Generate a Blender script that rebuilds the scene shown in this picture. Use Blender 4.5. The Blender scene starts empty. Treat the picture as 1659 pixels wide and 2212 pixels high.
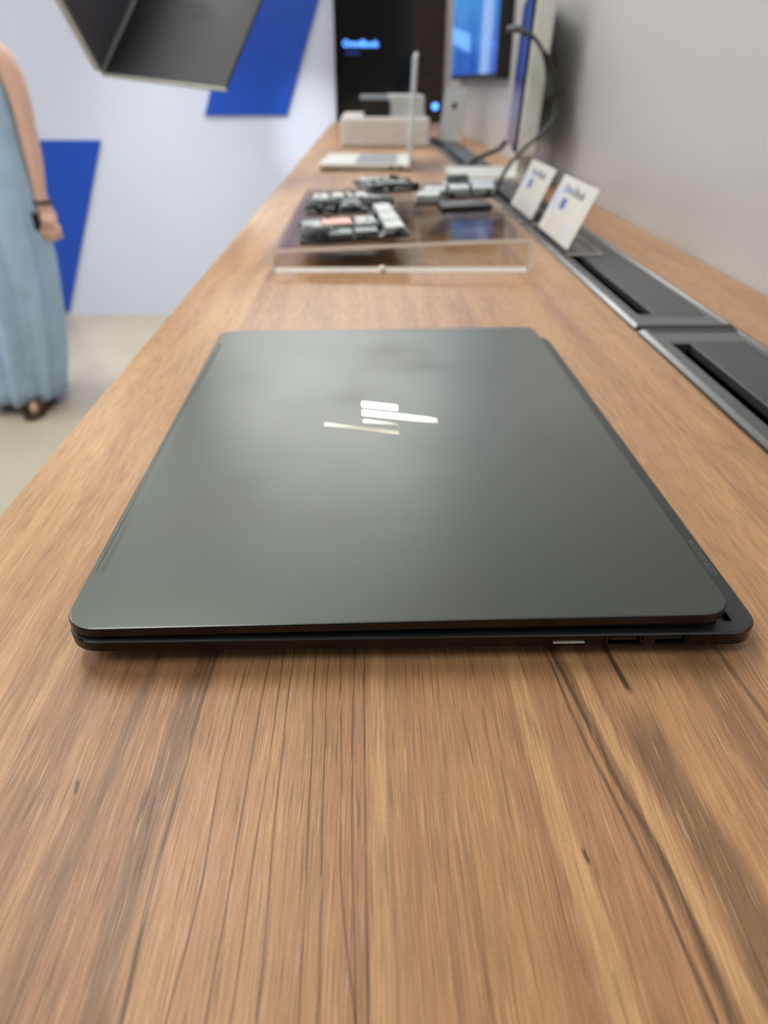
import bpy, bmesh, math, random
from mathutils import Vector, Matrix
random.seed(7)
SC = bpy.context.scene
COL = SC.collection
PI = math.pi
TZ = 1.0            # table top height

# ------------------------------------------------------------------ helpers
def srgb(r, g, b):
    def f(c):
        c /= 255.0
        return c/12.92 if c <= 0.04045 else ((c+0.055)/1.055)**2.4
    return (f(r), f(g), f(b), 1.0)

def mat(name, col=(128,128,128), rough=0.5, metal=0.0, spec=0.5, emit=None, estr=0.0, noise=None, coat=0.0, trans=0.0, sss=0.0):
    """noise = (scale, amount, roughness_amount)"""
    m = bpy.data.materials.new(name); m.use_nodes = True
    nt = m.node_tree; b = nt.nodes['Principled BSDF']
    c = srgb(*col)
    b.inputs['Base Color'].default_value = c
    b.inputs['Roughness'].default_value = rough
    b.inputs['Metallic'].default_value = metal
    b.inputs['Specular IOR Level'].default_value = spec
    b.inputs['Coat Weight'].default_value = coat
    b.inputs['Transmission Weight'].default_value = trans
    if sss:
        b.inputs['Subsurface Weight'].default_value = sss
        b.inputs['Subsurface Radius'].default_value = (0.02, 0.008, 0.004)
    if emit:
        b.inputs['Emission Color'].default_value = srgb(*emit)
        b.inputs['Emission Strength'].default_value = estr
    if noise is None: noise = (30.0, 0.06, 0.04)
    tc = nt.nodes.new('ShaderNodeTexCoord')
    nz = nt.nodes.new('ShaderNodeTexNoise'); nz.inputs['Scale'].default_value = noise[0]
    nz.inputs['Detail'].default_value = 3
    nt.links.new(tc.outputs['Object'], nz.inputs['Vector'])
    mr = nt.nodes.new('ShaderNodeMapRange')
    mr.inputs['From Min'].default_value = .3; mr.inputs['From Max'].default_value = .7
    mr.inputs['To Min'].default_value = 1-noise[1]; mr.inputs['To Max'].default_value = 1+noise[1]
    nt.links.new(nz.outputs['Fac'], mr.inputs['Value'])
    mx = nt.nodes.new('ShaderNodeVectorMath'); mx.operation = 'SCALE'
    mx.inputs[0].default_value = c[:3]
    nt.links.new(mr.outputs[0], mx.inputs['Scale'])
    nt.links.new(mx.outputs[0], b.inputs['Base Color'])
    mr2 = nt.nodes.new('ShaderNodeMapRange')
    mr2.inputs['From Min'].default_value = .3; mr2.inputs['From Max'].default_value = .7
    mr2.inputs['To Min'].default_value = max(0, rough-noise[2]); mr2.inputs['To Max'].default_value = min(1, rough+noise[2])
    nt.links.new(nz.outputs['Fac'], mr2.inputs['Value'])
    nt.links.new(mr2.outputs[0], b.inputs['Roughness'])
    return m

class NX:
    """tiny expression builder over shader math nodes"""
    def __init__(s, nt): s.nt = nt
    def m(s, op, *a, clamp=False):
        n = s.nt.nodes.new('ShaderNodeMath'); n.operation = op; n.use_clamp = clamp
        for i, v in enumerate(a):
            if isinstance(v, (int, float)): n.inputs[i].default_value = v
            else: s.nt.links.new(v, n.inputs[i])
        return n.outputs[0]
    def mr(s, v, a, b, c, d, smooth=False):
        n = s.nt.nodes.new('ShaderNodeMapRange')
        if smooth: n.interpolation_type = 'SMOOTHSTEP'
        s.nt.links.new(v, n.inputs[0])
        for i, k in enumerate((a, b, c, d)): n.inputs[i+1].default_value = k
        return n.outputs[0]
    def vec(s, x, y, z=0.0):
        n = s.nt.nodes.new('ShaderNodeCombineXYZ')
        for i, v in enumerate((x, y, z)):
            if isinstance(v, (int, float)): n.inputs[i].default_value = v
            else: s.nt.links.new(v, n.inputs[i])
        return n.outputs[0]
    def noise(s, vec, scale=1.0, detail=2.0, rough=.5):
        n = s.nt.nodes.new('ShaderNodeTexNoise'); n.inputs['Scale'].default_value = scale
        n.inputs['Detail'].default_value = detail; n.inputs['Roughness'].default_value = rough
        s.nt.links.new(vec, n.inputs['Vector']); return n.outputs['Fac']
    def mix(s, f, a, b):
        n = s.nt.nodes.new('ShaderNodeMix'); n.data_type = 'RGBA'
        for k, v in ((0, f), (6, a), (7, b)):
            if isinstance(v, (int, float)): n.inputs[k].default_value = v
            elif isinstance(v, tuple): n.inputs[k].default_value = v
            else: s.nt.links.new(v, n.inputs[k])
        return n.outputs[2]
    def scale(s, c, f):
        n = s.nt.nodes.new('ShaderNodeVectorMath'); n.operation = 'SCALE'
        s.nt.links.new(c, n.inputs[0]); s.nt.links.new(f, n.inputs['Scale']); return n.outputs[0]
    def curve(s, v, pts):
        n = s.nt.nodes.new('ShaderNodeFloatCurve'); c = n.mapping.curves[0]
        n.mapping.use_clip = False
        pts = sorted(pts)
        c.points[0].location = pts[0]; c.points[1].location = pts[-1]
        for p in pts[1:-1]: c.points.new(*p)
        for p in c.points: p.handle_type = 'AUTO'
        n.mapping.update(); s.nt.links.new(v, n.inputs['Value']); return n.outputs[0]

def link(o): COL.objects.link(o); return o
def obj(name, bm, m, parent=None, smooth=False, loc=None, rot=None, bevel=0.0, seg=2):
    me = bpy.data.meshes.new(name); bmesh.ops.recalc_face_normals(bm, faces=bm.faces[:]); bm.to_mesh(me); bm.free()
    for mm in (m if isinstance(m, (list, tuple)) else [m]): me.materials.append(mm)
    for p in me.polygons: p.use_smooth = smooth
    o = link(bpy.data.objects.new(name, me))
    if parent: o.parent = parent
    if loc is not None: o.location = loc
    if rot is not None: o.rotation_euler = rot
    if bevel:
        b = o.modifiers.new('bevel', 'BEVEL'); b.width = bevel; b.segments = seg; b.limit_method = 'ANGLE'; b.angle_limit = .6
        w = o.modifiers.new('wn', 'WEIGHTED_NORMAL'); w.keep_sharp = True
        for p in me.polygons: p.use_smooth = True
    return o
def tag(o, label=None, cat=None, group=None, kind=None):
    if label: o['label'] = label
    if cat: o['category'] = cat
    if group: o['group'] = group
    if kind: o['kind'] = kind
    return o
def thing(name, label, cat, loc=(0,0,0), rot=(0,0,0), group=None):
    o = link(bpy.data.objects.new(name, None)); o.location = loc; o.rotation_euler = rot; o.empty_display_size = .02
    return tag(o, label, cat, group)
def box(bm, x0, x1, y0, y1, z0, z1, mi=0):
    vs = [bm.verts.new((x, y, z)) for z in (z0, z1) for x, y in ((x0,y0),(x1,y0),(x1,y1),(x0,y1))]
    fs = [(0,3,2,1),(4,5,6,7),(0,1,5,4),(1,2,6,5),(2,3,7,6),(3,0,4,7)]
    out = []
    for f in fs:
        F = bm.faces.new([vs[i] for i in f]); F.material_index = mi; out.append(F)
    return out
def bbox(*a):
    bm = bmesh.new(); box(bm, *a); return bm
def rrect(x0, x1, y0, y1, r, n=6):
    pts = []
    if not isinstance(r, (list, tuple)): r = [r]*4
    for (cx, cy, a0, rr) in ((x1-r[0], y0+r[0], -PI/2, r[0]), (x1-r[1], y1-r[1], 0, r[1]), (x0+r[2], y1-r[2], PI/2, r[2]), (x0+r[3], y0+r[3], PI, r[3])):
        for i in range(n+1):
            a = a0 + PI/2*i/n; pts.append((cx+rr*math.cos(a), cy+rr*math.sin(a)))
    return pts
def stack(bm, rings, mi=0, cap=True, smooth=None):
    """rings: list of lists of 3d points, same count"""
    L = [[bm.verts.new(p) for p in r] for r in rings]
    n = len(L[0])
    for a, b in zip(L, L[1:]):
        for i in range(n):
            f = bm.faces.new((a[i], a[(i+1)%n], b[(i+1)%n], b[i])); f.material_index = mi
            if smooth is not None: f.smooth = smooth
    if cap:
        for r in (L[0][::-1], L[-1]):
            f = bm.faces.new(r); f.material_index = mi
    return L
def slab(bm, x0, x1, y0, y1, r, prof, mi=0, n=6):
    """rounded-rect body; prof = [(inset, z or z(x)),...] bottom to top"""
    rings = []
    for ins, z in prof:
        rr = [max(k-ins, .0002) for k in (r if isinstance(r, (list, tuple)) else [r]*4)]
        rings.append([(x, y, z(x) if callable(z) else z) for x, y in rrect(x0+ins, x1-ins, y0+ins, y1-ins, rr, n)])
    stack(bm, rings, mi)
def tube(bm, pts, r, n=10, mi=0, closed=False):
    pts = [Vector(p) for p in pts]; rs = r if isinstance(r, (list, tuple)) else [r]*len(pts)
    rings = []; up = Vector((0, 0, 1))
    t0 = (pts[1]-pts[0]).normalized()
    if abs(t0.dot(up)) > .95: up = Vector((1, 0, 0))
    nrm = (up - t0*up.dot(t0)).normalized()
    for i, p in enumerate(pts):
        t = (pts[min(i+1, len(pts)-1)] - pts[max(i-1, 0)]).normalized()
        nrm = (nrm - t*nrm.dot(t)).normalized(); b = t.cross(nrm)
        rings.append([p + (nrm*math.cos(2*PI*k/n) + b*math.sin(2*PI*k/n))*rs[i] for k in range(n)])
    stack(bm, rings, mi, cap=not closed)
def spline(pts, k=6):
    P = [Vector(p) for p in pts]; out = []
    for i in range(len(P)-1):
        a, b, c, d = P[max(i-1, 0)], P[i], P[i+1], P[min(i+2, len(P)-1)]
        for j in range(k):
            t = j/k
            out.append(.5*((2*b)+(c-a)*t+(2*a-5*b+4*c-d)*t*t+(3*b-a-3*c+d)*t**3))
    out.append(P[-1]); return out
def cyl(bm, c, r, z0, z1, n=24, axis='z', mi=0):
    def pt(a, h):
        x, y = r*math.cos(a), r*math.sin(a)
        v = {'z': (x, y, h), 'y': (x, h, y), 'x': (h, x, y)}[axis]
        return (c[0]+v[0], c[1]+v[1], c[2]+v[2])
    stack(bm, [[pt(2*PI*i/n, z0) for i in range(n)], [pt(2*PI*i/n, z1) for i in range(n)]], mi)
def cut(o, cutters):
    for bm in cutters:
        me = bpy.data.meshes.new('c'); bmesh.ops.recalc_face_normals(bm, faces=bm.faces[:]); bm.to_mesh(me); bm.free()
        c = link(bpy.data.objects.new('c', me)); 
        for mm in o.data.materials: me.materials.append(mm)
        m = o.modifiers.new('b', 'BOOLEAN'); m.operation = 'DIFFERENCE'; m.solver = 'EXACT'; m.object = c
        mw = o.matrix_world.copy(); c.matrix_world = Matrix.Identity(4)
        par, lc, rt = o.parent, o.location.copy(), o.rotation_euler.copy()
        o.parent = None; o.location = (0,0,0); o.rotation_euler = (0,0,0)
        bpy.context.view_layer.update()
        dg = bpy.context.evaluated_depsgraph_get(); new = bpy.data.meshes.new_from_object(o.evaluated_get(dg))
        o.modifiers.remove(m); old = o.data; o.data = new; new.name = old.name
        o.parent = par; o.location = lc; o.rotation_euler = rt
        bpy.data.objects.remove(c); 
def text(name, s, size, m, parent=None, M=None, ext=.0001, sx=1.0, shear=0.0, align='LEFT', bold=0.0):
    cu = bpy.data.curves.new(name, 'FONT'); cu.body = s; cu.size = size; cu.extrude = ext; cu.shear = shear
    cu.align_x = align; cu.offset = bold; cu.resolution_u = 3
    t = link(bpy.data.objects.new('tmp', cu)); bpy.context.view_layer.update()
    me = bpy.data.meshes.new_from_object(t.evaluated_get(bpy.context.evaluated_depsgraph_get()))
    bpy.data.objects.remove(t)
    me.transform(Matrix.Diagonal((sx, 1, 1, 1)))
    if M is not None: me.transform(M)
    me.materials.clear(); me.materials.append(m)
    o = link(bpy.data.objects.new(name, me)); 
    if parent: o.parent = parent
    return o
def frame(origin, ex, ey, ez=None):
    ex = Vector(ex).normalized(); ey = Vector(ey).normalized(); ez = ex.cross(ey).normalized() if ez is None else Vector(ez).normalized()
    M = Matrix.Identity(4)
    for i in range(3): M[i][0] = ex[i]; M[i][1] = ey[i]; M[i][2] = ez[i]; M[i][3] = origin[i]
    return M
def xform(bm, M): bmesh.ops.transform(bm, matrix=M, verts=bm.verts[:])

# ------------------------------------------------------------------ materials
def wood_material():
    m = bpy.data.materials.new('wood_laminate'); m.use_nodes = True
    nt = m.node_tree; b = nt.nodes['Principled BSDF']; X = NX(nt)
    tc = nt.nodes.new('ShaderNodeTexCoord'); sp = nt.nodes.new('ShaderNodeSeparateXYZ')
    nt.links.new(tc.outputs['Object'], sp.inputs[0]); x0, y = sp.outputs[0], sp.outputs[1]
    # gentle sideways wander of the grain
    w1 = X.noise(X.vec(X.m('MULTIPLY', x0, 6.0), X.m('MULTIPLY', y, 5.0)), 1, 2)
    w2 = X.noise(X.vec(X.m('MULTIPLY', x0, 60.0), X.m('MULTIPLY', y, 40.0), 3.3), 1, 2)
    far = X.mr(y, .3, .9, .004, .022)
    x = X.m('ADD', x0, X.m('MULTIPLY', X.m('SUBTRACT', w1, .5), far))
    x = X.m('ADD', x, X.m('MULTIPLY', X.m('SUBTRACT', w2, .5), .0007))
    def nz(fx, fy, seed, det=2, r=.5): return X.noise(X.vec(X.m('MULTIPLY', x, fx), X.m('MULTIPLY', y, fy), seed), 1, det, r)
    band = nz(34, 1.1, 1.7, 3); band2 = nz(95, 2.6, 9.1, 3); tone = nz(9, 2.0, 4.4, 2)
    c = X.mix(X.mr(band, .36, .64, 0, 1), srgb(172,128,96), srgb(196,153,113))
    c = X.mix(X.mr(band2, .38, .66, 0, .55), c, srgb(206,164,119))
    c = X.mix(X.mr(tone, .5, .75, 0, .4), c, srgb(150,112,84))
    # left board (beyond the joint) is paler
    left = X.mr(x0, -.1115, -.1085, 1, 0)
    c = X.mix(X.m('MULTIPLY', left, .8), c, X.mix(X.mr(nz(60, 3.5, 12.0, 3), .4, .62, 0, 1), srgb(190,146,104), srgb(216,176,128)))
    # long thin dark growth lines
    ridge = X.m('ABSOLUTE', X.m('SUBTRACT', nz(78, 1.5, 21.0, 2, .55), .5))
    lines = X.mr(ridge, .0, .022, .32, 0)
    msk = X.mr(nz(14, 1.3, 33.0, 2), .45, .62, 0, 1)
    lines = X.m('MULTIPLY', lines, msk)
    c = X.mix(lines, c, srgb(112,78,54))
    # broad soft darker flames further along the counter
    fl = X.mr(nz(30, 4.5, 51.0, 2), .6, .72, 0, .3)
    c = X.mix(fl, c, srgb(128,92,68))
    # hand placed figure of the near part
    def streak(pts, wid, soft, col, k, y0=.07, y1=.22, fade=.02, cc=None):
        nonlocal c
        pts = [((p[1]-.05)/.25, (p[0]+.2)/.4) for p in pts]
        t = X.mr(y, .05, .30, 0, 1)
        cx = X.m('SUBTRACT', X.m('MULTIPLY', X.curve(t, pts), .4), .2)
        d = X.m('ABSOLUTE', X.m('SUBTRACT', x, cx))
        mk = X.mr(d, wid, wid+soft, k, 0, True)
        mk = X.m('MULTIPLY', mk, X.mr(y, y1, y1+fade, 1, 0)); mk = X.m('MULTIPLY', mk, X.mr(y, y0-fade, y0, 0, 1))
        c = X.mix(mk, c, srgb(*col))
    PALE = (208,168,124); DK = (104,78,58); BR = (130,100,76); BK = (58,48,42)
    streak([(-.0602,.2058),(-.061,.195),(-.0625,.1676),(-.064,.1341),(-.0635,.108),(-.0625,.087)], .0018, .0035, BR, .75, .05)
    streak([(-.0567,.2058),(-.0572,.195),(-.0580,.1676),(-.0578,.1341),(-.0574,.108),(-.0563,.087)], .0002, .0009, DK, .8, .05)
    streak([(-.078,.2049),(-.079,.1699),(-.0805,.1421),(-.0818,.1132),(-.0822,.0913)], .0006, .0032, BR, .6, .05)
    streak([(-.100,.205),(-.102,.16),(-.101,.12),(-.100,.09)], .004, .008, (150,110,82), .5, .1)
    streak([(.0508,.2025),(.0519,.1694),(.053,.132),(.0557,.1057),(.0562,.0847)], .0022, .0022, PALE, .85, .05, .3)
    streak([(.0025,.2034),(.0026,.1486),(.0022,.1127),(.0018,.0857)], .0016, .0025, PALE, .6, .05)
    streak([(.0054,.2034),(.0052,.1486),(.0050,.1127),(.0053,.0857)], .0003, .001, BR, .4, .05)
    streak([(.0875,.1899),(.0881,.1648),(.0889,.1503),(.0925,.1312),(.0945,.1147),(.094,.096)], .003, .006, (112,88,68), .72, .05, .165)
    streak([(.0735,.2021),(.0765,.169),(.0797,.1422),(.0825,.1112),(.0839,.0984)], .0018, .0018, PALE, .85, .09)
    streak([(.0676,.2022),(.0718,.1652),(.0738,.1472),(.077,.1315),(.0793,.11),(.0798,.0842)], .0003, .0011, BK, .85, .05)
    streak([(.0651,.2022),(.0680,.1652),(.0712,.1408),(.0736,.1177),(.0756,.0943),(.0762,.0843)], .0002, .0008, DK, .75, .05)
    streak([(.0690,.2022),(.0728,.1652),(.0752,.1408),(.0780,.1177),(.0800,.0943),(.0806,.0843)], .0005, .0024, BR, .6, .05)
    streak([(.0872,.2100),(.0876,.2043),(.0888,.1904),(.0890,.188)], .0004, .0012, BK, .85, .189, .3, .004)
    streak([(.118,.206),(.121,.17),(.123,.14),(.126,.11)], .0035, .006, BR, .5, .12)
    streak([(.128,.206),(.131,.17),(.133,.14),(.136,.11)], .0004, .0012, DK, .7, .12)
    for pts in ([(-.0451,.2018),(-.0462,.1512),(-.0451,.12),(-.046,.0967)], [(-.0373,.1993),(-.0377,.1598),(-.0376,.1266),(-.0378,.0992)],
                [(-.0322,.1968),(-.032,.1597),(-.0324,.13),(-.0325,.1046)], [(-.0285,.2015),(-.0281,.1492),(-.0273,.1133)],
                [(-.0202,.2014),(-.0187,.149),(-.0179,.1131)], [(-.0111,.2012),(-.0092,.1488),(-.0086,.1193),(-.0045,.0859)],
                [(-.0061,.2036),(-.0059,.1407),(-.0051,.1069)], [(-.0024,.201),(-.0022,.15),(-.0019,.1068)], [(-.0155,.2036),(-.0145,.1407),(-.0135,.1069)]):
        streak(pts, .00010, .0004, (84,58,40), .62, .05)
    streak([(-.0885,.153),(-.0879,.1503),(-.0876,.147)], .0003, .0006, BK, .7, .1485, .152, .0015)
    streak([(.0576,.127),(.0579,.1247),(.0584,.122)], .0002, .0006, BK, .8, .1235, .1262, .0015)
    # fibres
    f1 = nz(1900, 45, 61.0, 2, .6); f2 = nz(520, 14, 71.0, 2, .6); f3 = nz(2600, 900, 66.0, 1)
    fib = X.m('MULTIPLY', X.mr(f1, .32, .68, .80, 1.18), X.mr(f2, .3, .7, .90, 1.09)); fib = X.m('MULTIPLY', fib, X.mr(f3, .3, .7, .93, 1.07))
    pore = X.mr(nz(1300, 38, 81.0, 1), .60, .68, 1, .70)
    fib = X.m('MULTIPLY', fib, pore)
    c = X.scale(c, fib)
    c = X.mix(X.mr(nz(1500, 40, 91.0, 1), .62, .70, 0, .45), c, srgb(226,190,146))
    tn = nt.nodes.new('ShaderNodeVectorMath'); tn.operation = 'MULTIPLY'; nt.links.new(c, tn.inputs[0]); tn.inputs[1].default_value = (.945, .92, .868); c = tn.outputs[0]
    nt.links.new(c, b.inputs['Base Color'])
    nt.links.new(X.mr(f1, .3, .7, .46, .34), b.inputs['Roughness'])
    b.inputs['Specular IOR Level'].default_value = .45
    bp = nt.nodes.new('ShaderNodeBump'); bp.inputs['Strength'].default_value = .5; bp.inputs['Distance'].default_value = .0002
    nt.links.new(f1, bp.inputs['Height']); nt.links.new(bp.outputs[0], b.inputs['Normal'])
    return m

def floor_material():
    m = bpy.data.materials.new('polished_concrete'); m.use_nodes = True
    nt = m.node_tree; b = nt.nodes['Principled BSDF']; X = NX(nt)
    tc = nt.nodes.new('ShaderNodeTexCoord')
    n1 = X.noise(tc.outputs['Object'], 1.1, 2); n2 = X.noise(tc.outputs['Object'], 4, 3); n3 = X.noise(tc.outputs['Object'], 60, 3)
    c = X.mix(X.mr(n1, .25, .75, 0, 1, True), srgb(172,162,142), srgb(196,188,170))
    c = X.mix(X.mr(n2, .35, .8, 0, .45, True), c, srgb(178,168,150))
    c = X.mix(X.mr(n3, .55, .75, 0, .2), c, srgb(130,122,106))
    nt.links.new(c, b.inputs['Base Color']); nt.links.new(X.mr(n2, .2, .8, .20, .28), b.inputs['Roughness'])
    b.inputs['Specular IOR Level'].default_value = .6
    return m

def acrylic(name='clear_acrylic', tint=.965, refl=.5):
    m = bpy.data.materials.new(name); m.use_nodes = True; nt = m.node_tree
    nt.nodes.remove(nt.nodes['Principled BSDF']); out = nt.nodes['Material Output']
    tr = nt.nodes.new('ShaderNodeBsdfTransparent'); tr.inputs[0].default_value = (tint, tint, tint*.99, 1)
    gl = nt.nodes.new('ShaderNodeBsdfGlossy'); gl.inputs['Roughness'].default_value = .04
    X = NX(nt); ge = nt.nodes.new('ShaderNodeNewGeometry'); dt = nt.nodes.new('ShaderNodeVectorMath'); dt.operation = 'DOT_PRODUCT'
    nt.links.new(ge.outputs['Incoming'], dt.inputs[0]); nt.links.new(ge.outputs['Normal'], dt.inputs[1])
    k = X.m('POWER', X.m('SUBTRACT', 1.0, X.m('ABSOLUTE', dt.outputs['Value'])), 5.0)
    k = X.m('MULTIPLY', X.m('ADD', X.m('MULTIPLY', k, .96), .04), refl, clamp=True)
    mx = nt.nodes.new('ShaderNodeMixShader'); nt.links.new(k, mx.inputs[0])
    nt.links.new(tr.outputs[0], mx.inputs[1]); nt.links.new(gl.outputs[0], mx.inputs[2]); nt.links.new(mx.outputs[0], out.inputs[0])
    return m

def lid_material():
    m = bpy.data.materials.new('anodised_lid'); m.use_nodes = True; nt = m.node_tree
    b = nt.nodes['Principled BSDF']; X = NX(nt)
    tc = nt.nodes.new('ShaderNodeTexCoord')
    n1 = X.noise(tc.outputs['Object'], 11, 3); n2 = X.noise(tc.outputs['Object'], 2500, 2)
    sm = X.mr(n1, .58, .75, 0, 1)       # faint finger smudges
    c = X.mix(X.m('MULTIPLY', sm, .25), srgb(88,94,90), srgb(80,81,73))
    c = X.scale(c, X.mr(n2, .3, .7, .94, 1.06))
    nt.links.new(c, b.inputs['Base Color'])
    b.inputs['Metallic'].default_value = .85
    nt.links.new(X.m('ADD', X.mr(n1, .3, .7, .33, .38), X.m('MULTIPLY', sm, .04)), b.inputs['Roughness'])
    b.inputs['Specular IOR Level'].default_value = .5
    return m

def screen_material(name, kind):
    """lit screens: picture made of procedural gradients in the object's own space (x = across, z = up, 0..1 via Generated)"""
    m = bpy.data.materials.new(name); m.use_nodes = True; nt = m.node_tree
    b = nt.nodes['Principled BSDF']; X = NX(nt)
    tc = nt.nodes.new('ShaderNodeTexCoord'); sp = nt.nodes.new('ShaderNodeSeparateXYZ'); nt.links.new(tc.outputs['Generated'], sp.inputs[0])
    gy, gz = sp.outputs[1], sp.outputs[2]
    b.inputs['Base Color'].default_value = (.01, .01, .012, 1); b.inputs['Roughness'].default_value = .15
    if kind == 'tv':
        nn = X.noise(tc.outputs['Generated'], 5, 3)
        c = X.mix(X.mr(gz, 0, .35, 0, 1), srgb(20,62,160), srgb(52,132,205))
        c = X.mix(X.mr(nn, .4, .65, 0, .4), c, srgb(92,150,205))
        # pale column near the right hand side
        d = X.m('ABSOLUTE', X.m('SUBTRACT', gy, .17)); c = X.mix(X.mr(d, .07, .12, .85, 0), c, srgb(150,182,232))
        c = X.mix(X.m('MULTIPLY', X.mr(gy, .0, .16, 1, 0), X.mr(gz, .1, .16, 1, 0)), c, srgb(70,100,190))
        # bright caption
        d1 = X.m('ABSOLUTE', X.m('SUBTRACT', gz, X.mr(gy, .4, 1.0, .12, .21))); k = X.m('MULTIPLY', X.mr(d1, .03, .05, 1, 0), X.mr(gy, .45, .55, 0, 1))
        c = X.mix(k, c, srgb(120,180,255)); 
        d2 = X.m('ABSOLUTE', X.m('SUBTRACT', gz, .55)); d3 = X.m('ABSOLUTE', X.m('SUBTRACT', gy, .68))
        c = X.mix(X.m('MULTIPLY', X.mr(d2, .015, .04, .6, 0), X.mr(d3, .08, .16, 1, 0)), c, srgb(40,80,150)); st = .75
    elif kind == 'blue':
        c = X.mix(X.mr(gz, .0, .35, 0, 1), srgb(58,44,92), srgb(24,46,128)); st = .4
    elif kind == 'grey':
        c = X.mix(X.mr(gz, .0, 1, 0, 1), srgb(130,140,156), srgb(168,180,196)); st = .55
    nt.links.new(c, b.inputs['Emission Color']); b.inputs['Emission Strength'].default_value = st
    return m

M = {}
M['wood'] = wood_material(); M['floor'] = floor_material(); M['acrylic'] = acrylic(); M['lid'] = lid_material()
M['acrylic_card'] = acrylic('card_acrylic', .97)
M['edge'] = mat('frosted_acrylic_edge', (252,250,246), .25)
M['side'] = mat('polished_dark_metal', (52,48,45), .24, .9, noise=(40,.05,.03))
M['deck'] = mat('dark_deck', (62,66,68), .42, .6, noise=(300,.04,.03))
M['rim'] = mat('chamfer_metal', (88,94,96), .3, .9)
M['black'] = mat('black_plastic', (14,14,15), .5)
M['rubber'] = mat('rubber', (18,18,18), .8)
M['port'] = mat('port_steel', (120,124,130), .3, 1.0)
M['chrome'] = mat('logo_mirror', (226,224,212), .05, 1.0, noise=(20,.01,.005))
M['print'] = mat('deck_print', (92,96,98), .5)
M['wall_far'] = mat('far_wall_paint', (210,217,234), .5, noise=(2,.012,.03), spec=.3)
M['wall_right'] = mat('right_wall_panel', (196,196,198), .33, noise=(2,.012,.03), spec=.45)
M['ceil'] = mat('ceiling_paint', (128,126,118), .8)
M['blue'] = mat('blue_vinyl', (16,74,182), .42, noise=(3,.02,.03))
M['tray'] = mat('tray_metal', (84,88,90), .26, .75, noise=(20,.03,.02))
M['trayflap'] = mat('tray_flap', (70,72,76), .42, .4, noise=(20,.03,.02))
M['white'] = mat('white_shell', (224,228,222), .45)
M['palegrey'] = mat('pale_grey_shell', (190,194,190), .45)
M['cream'] = mat('warm_white_shell', (216,213,205), .5)
M['silver'] = mat('silver_aluminium', (214,218,212), .42, .25)
M['keys'] = mat('grey_keys', (150,156,160), .6)
M['card'] = mat('card_paper', (206,207,202), .6)
M['inkblue'] = mat('blue_ink', (70,98,170), .6); M['ink'] = mat('black_ink', (70,72,68), .6); M['paleblue'] = mat('pale_blue_ink', (190,200,232), .6)
M['pcb'] = mat('circuit_board', (24,28,30), .45, noise=(180,.4,.1))
M['heat'] = mat('heat_spreader', (112,120,122), .35, .8, noise=(120,.12,.06))
M['heat2'] = mat('pale_shield', (186,193,193), .4, .5, noise=(120,.1,.06))
M['copper'] = mat('copper_plate', (228,168,146), .4, .6)
M['cable'] = mat('cable_rubber', (34,37,36), .5)
M['cable_grey'] = mat('cable_grey', (78,84,84), .45)
M['dispblack'] = mat('display_black', (10,11,14), .12, noise=(2,.1,.02))
M['dispreflect'] = mat('display_reflection', (44,32,26), .3)
M['glowblue'] = mat('lit_blue_text', (20,40,90), .4, emit=(84,150,255), estr=2.2)
M['glowdim'] = mat('dim_blue_text', (20,30,70), .4, emit=(40,62,160), estr=.5)
M['lamp'] = mat('lamp_diffuser', (240,240,236), .5, emit=(255,250,242), estr=8.5)
M['lampstrip'] = mat('lamp_strip', (240,240,236), .5, emit=(255,253,250), estr=12.0)
M['lampbody'] = mat('lamp_body', (200,200,198), .5)
M['skin'] = mat('skin', (222,182,160), .5, sss=.1, noise=(30,.05,.04))
M['dress'] = mat('dress_denim', (168,194,218), .85, noise=(12,.08,.03), spec=.2)
M['hair'] = mat('dark_hair', (30,22,18), .45, noise=(60,.3,.1))
M['leather'] = mat('brown_leather', (70,46,36), .55)
M['bead'] = mat('dark_beads', (38,34,48), .35)
M['darklap'] = mat('charcoal_shell', (84,83,93), .5, .1, noise=(6,.08,.05))
M['darklap2'] = mat('dark_shell', (54,55,64), .55, .1, noise=(6,.08,.05))
M['wire'] = mat('steel_wire', (170,170,170), .3, 1.0)
M['cabinet'] = mat('cabinet_side', (206,206,204), .5)

# ------------------------------------------------------------------ camera
P_, Y_, R_ = 0.5273, 0.0223, 0.0026
fw = Vector((math.sin(Y_)*math.cos(P_), math.cos(Y_)*math.cos(P_), -math.sin(P_)))
rt = Vector((math.cos(Y_), -math.sin(Y_), 0)); up = rt.cross(fw)
rt2 = rt*math.cos(R_)+up*math.sin(R_); up2 = -rt*math.sin(R_)+up*math.cos(R_)
CAM = Vector((0, 0, TZ+.1812)); FPX = 1594.46
cam = bpy.data.cameras.new('camera'); co = link(bpy.data.objects.new('camera', cam))
Mc = Matrix.Identity(4)
for i in range(3): Mc[i][0] = rt2[i]; Mc[i][1] = up2[i]; Mc[i][2] = -fw[i]; Mc[i][3] = CAM[i]
co.matrix_world = Mc
cam.sensor_fit = 'VERTICAL'; cam.sensor_height = 36; cam.sensor_width = 27; cam.lens = 36*FPX/2212
cam.clip_start = .01; cam.clip_end = 60
cam.dof.use_dof = True; cam.dof.focus_distance = .25; cam.dof.aperture_fstop = cam.lens/2.45
SC.camera = co

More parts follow.
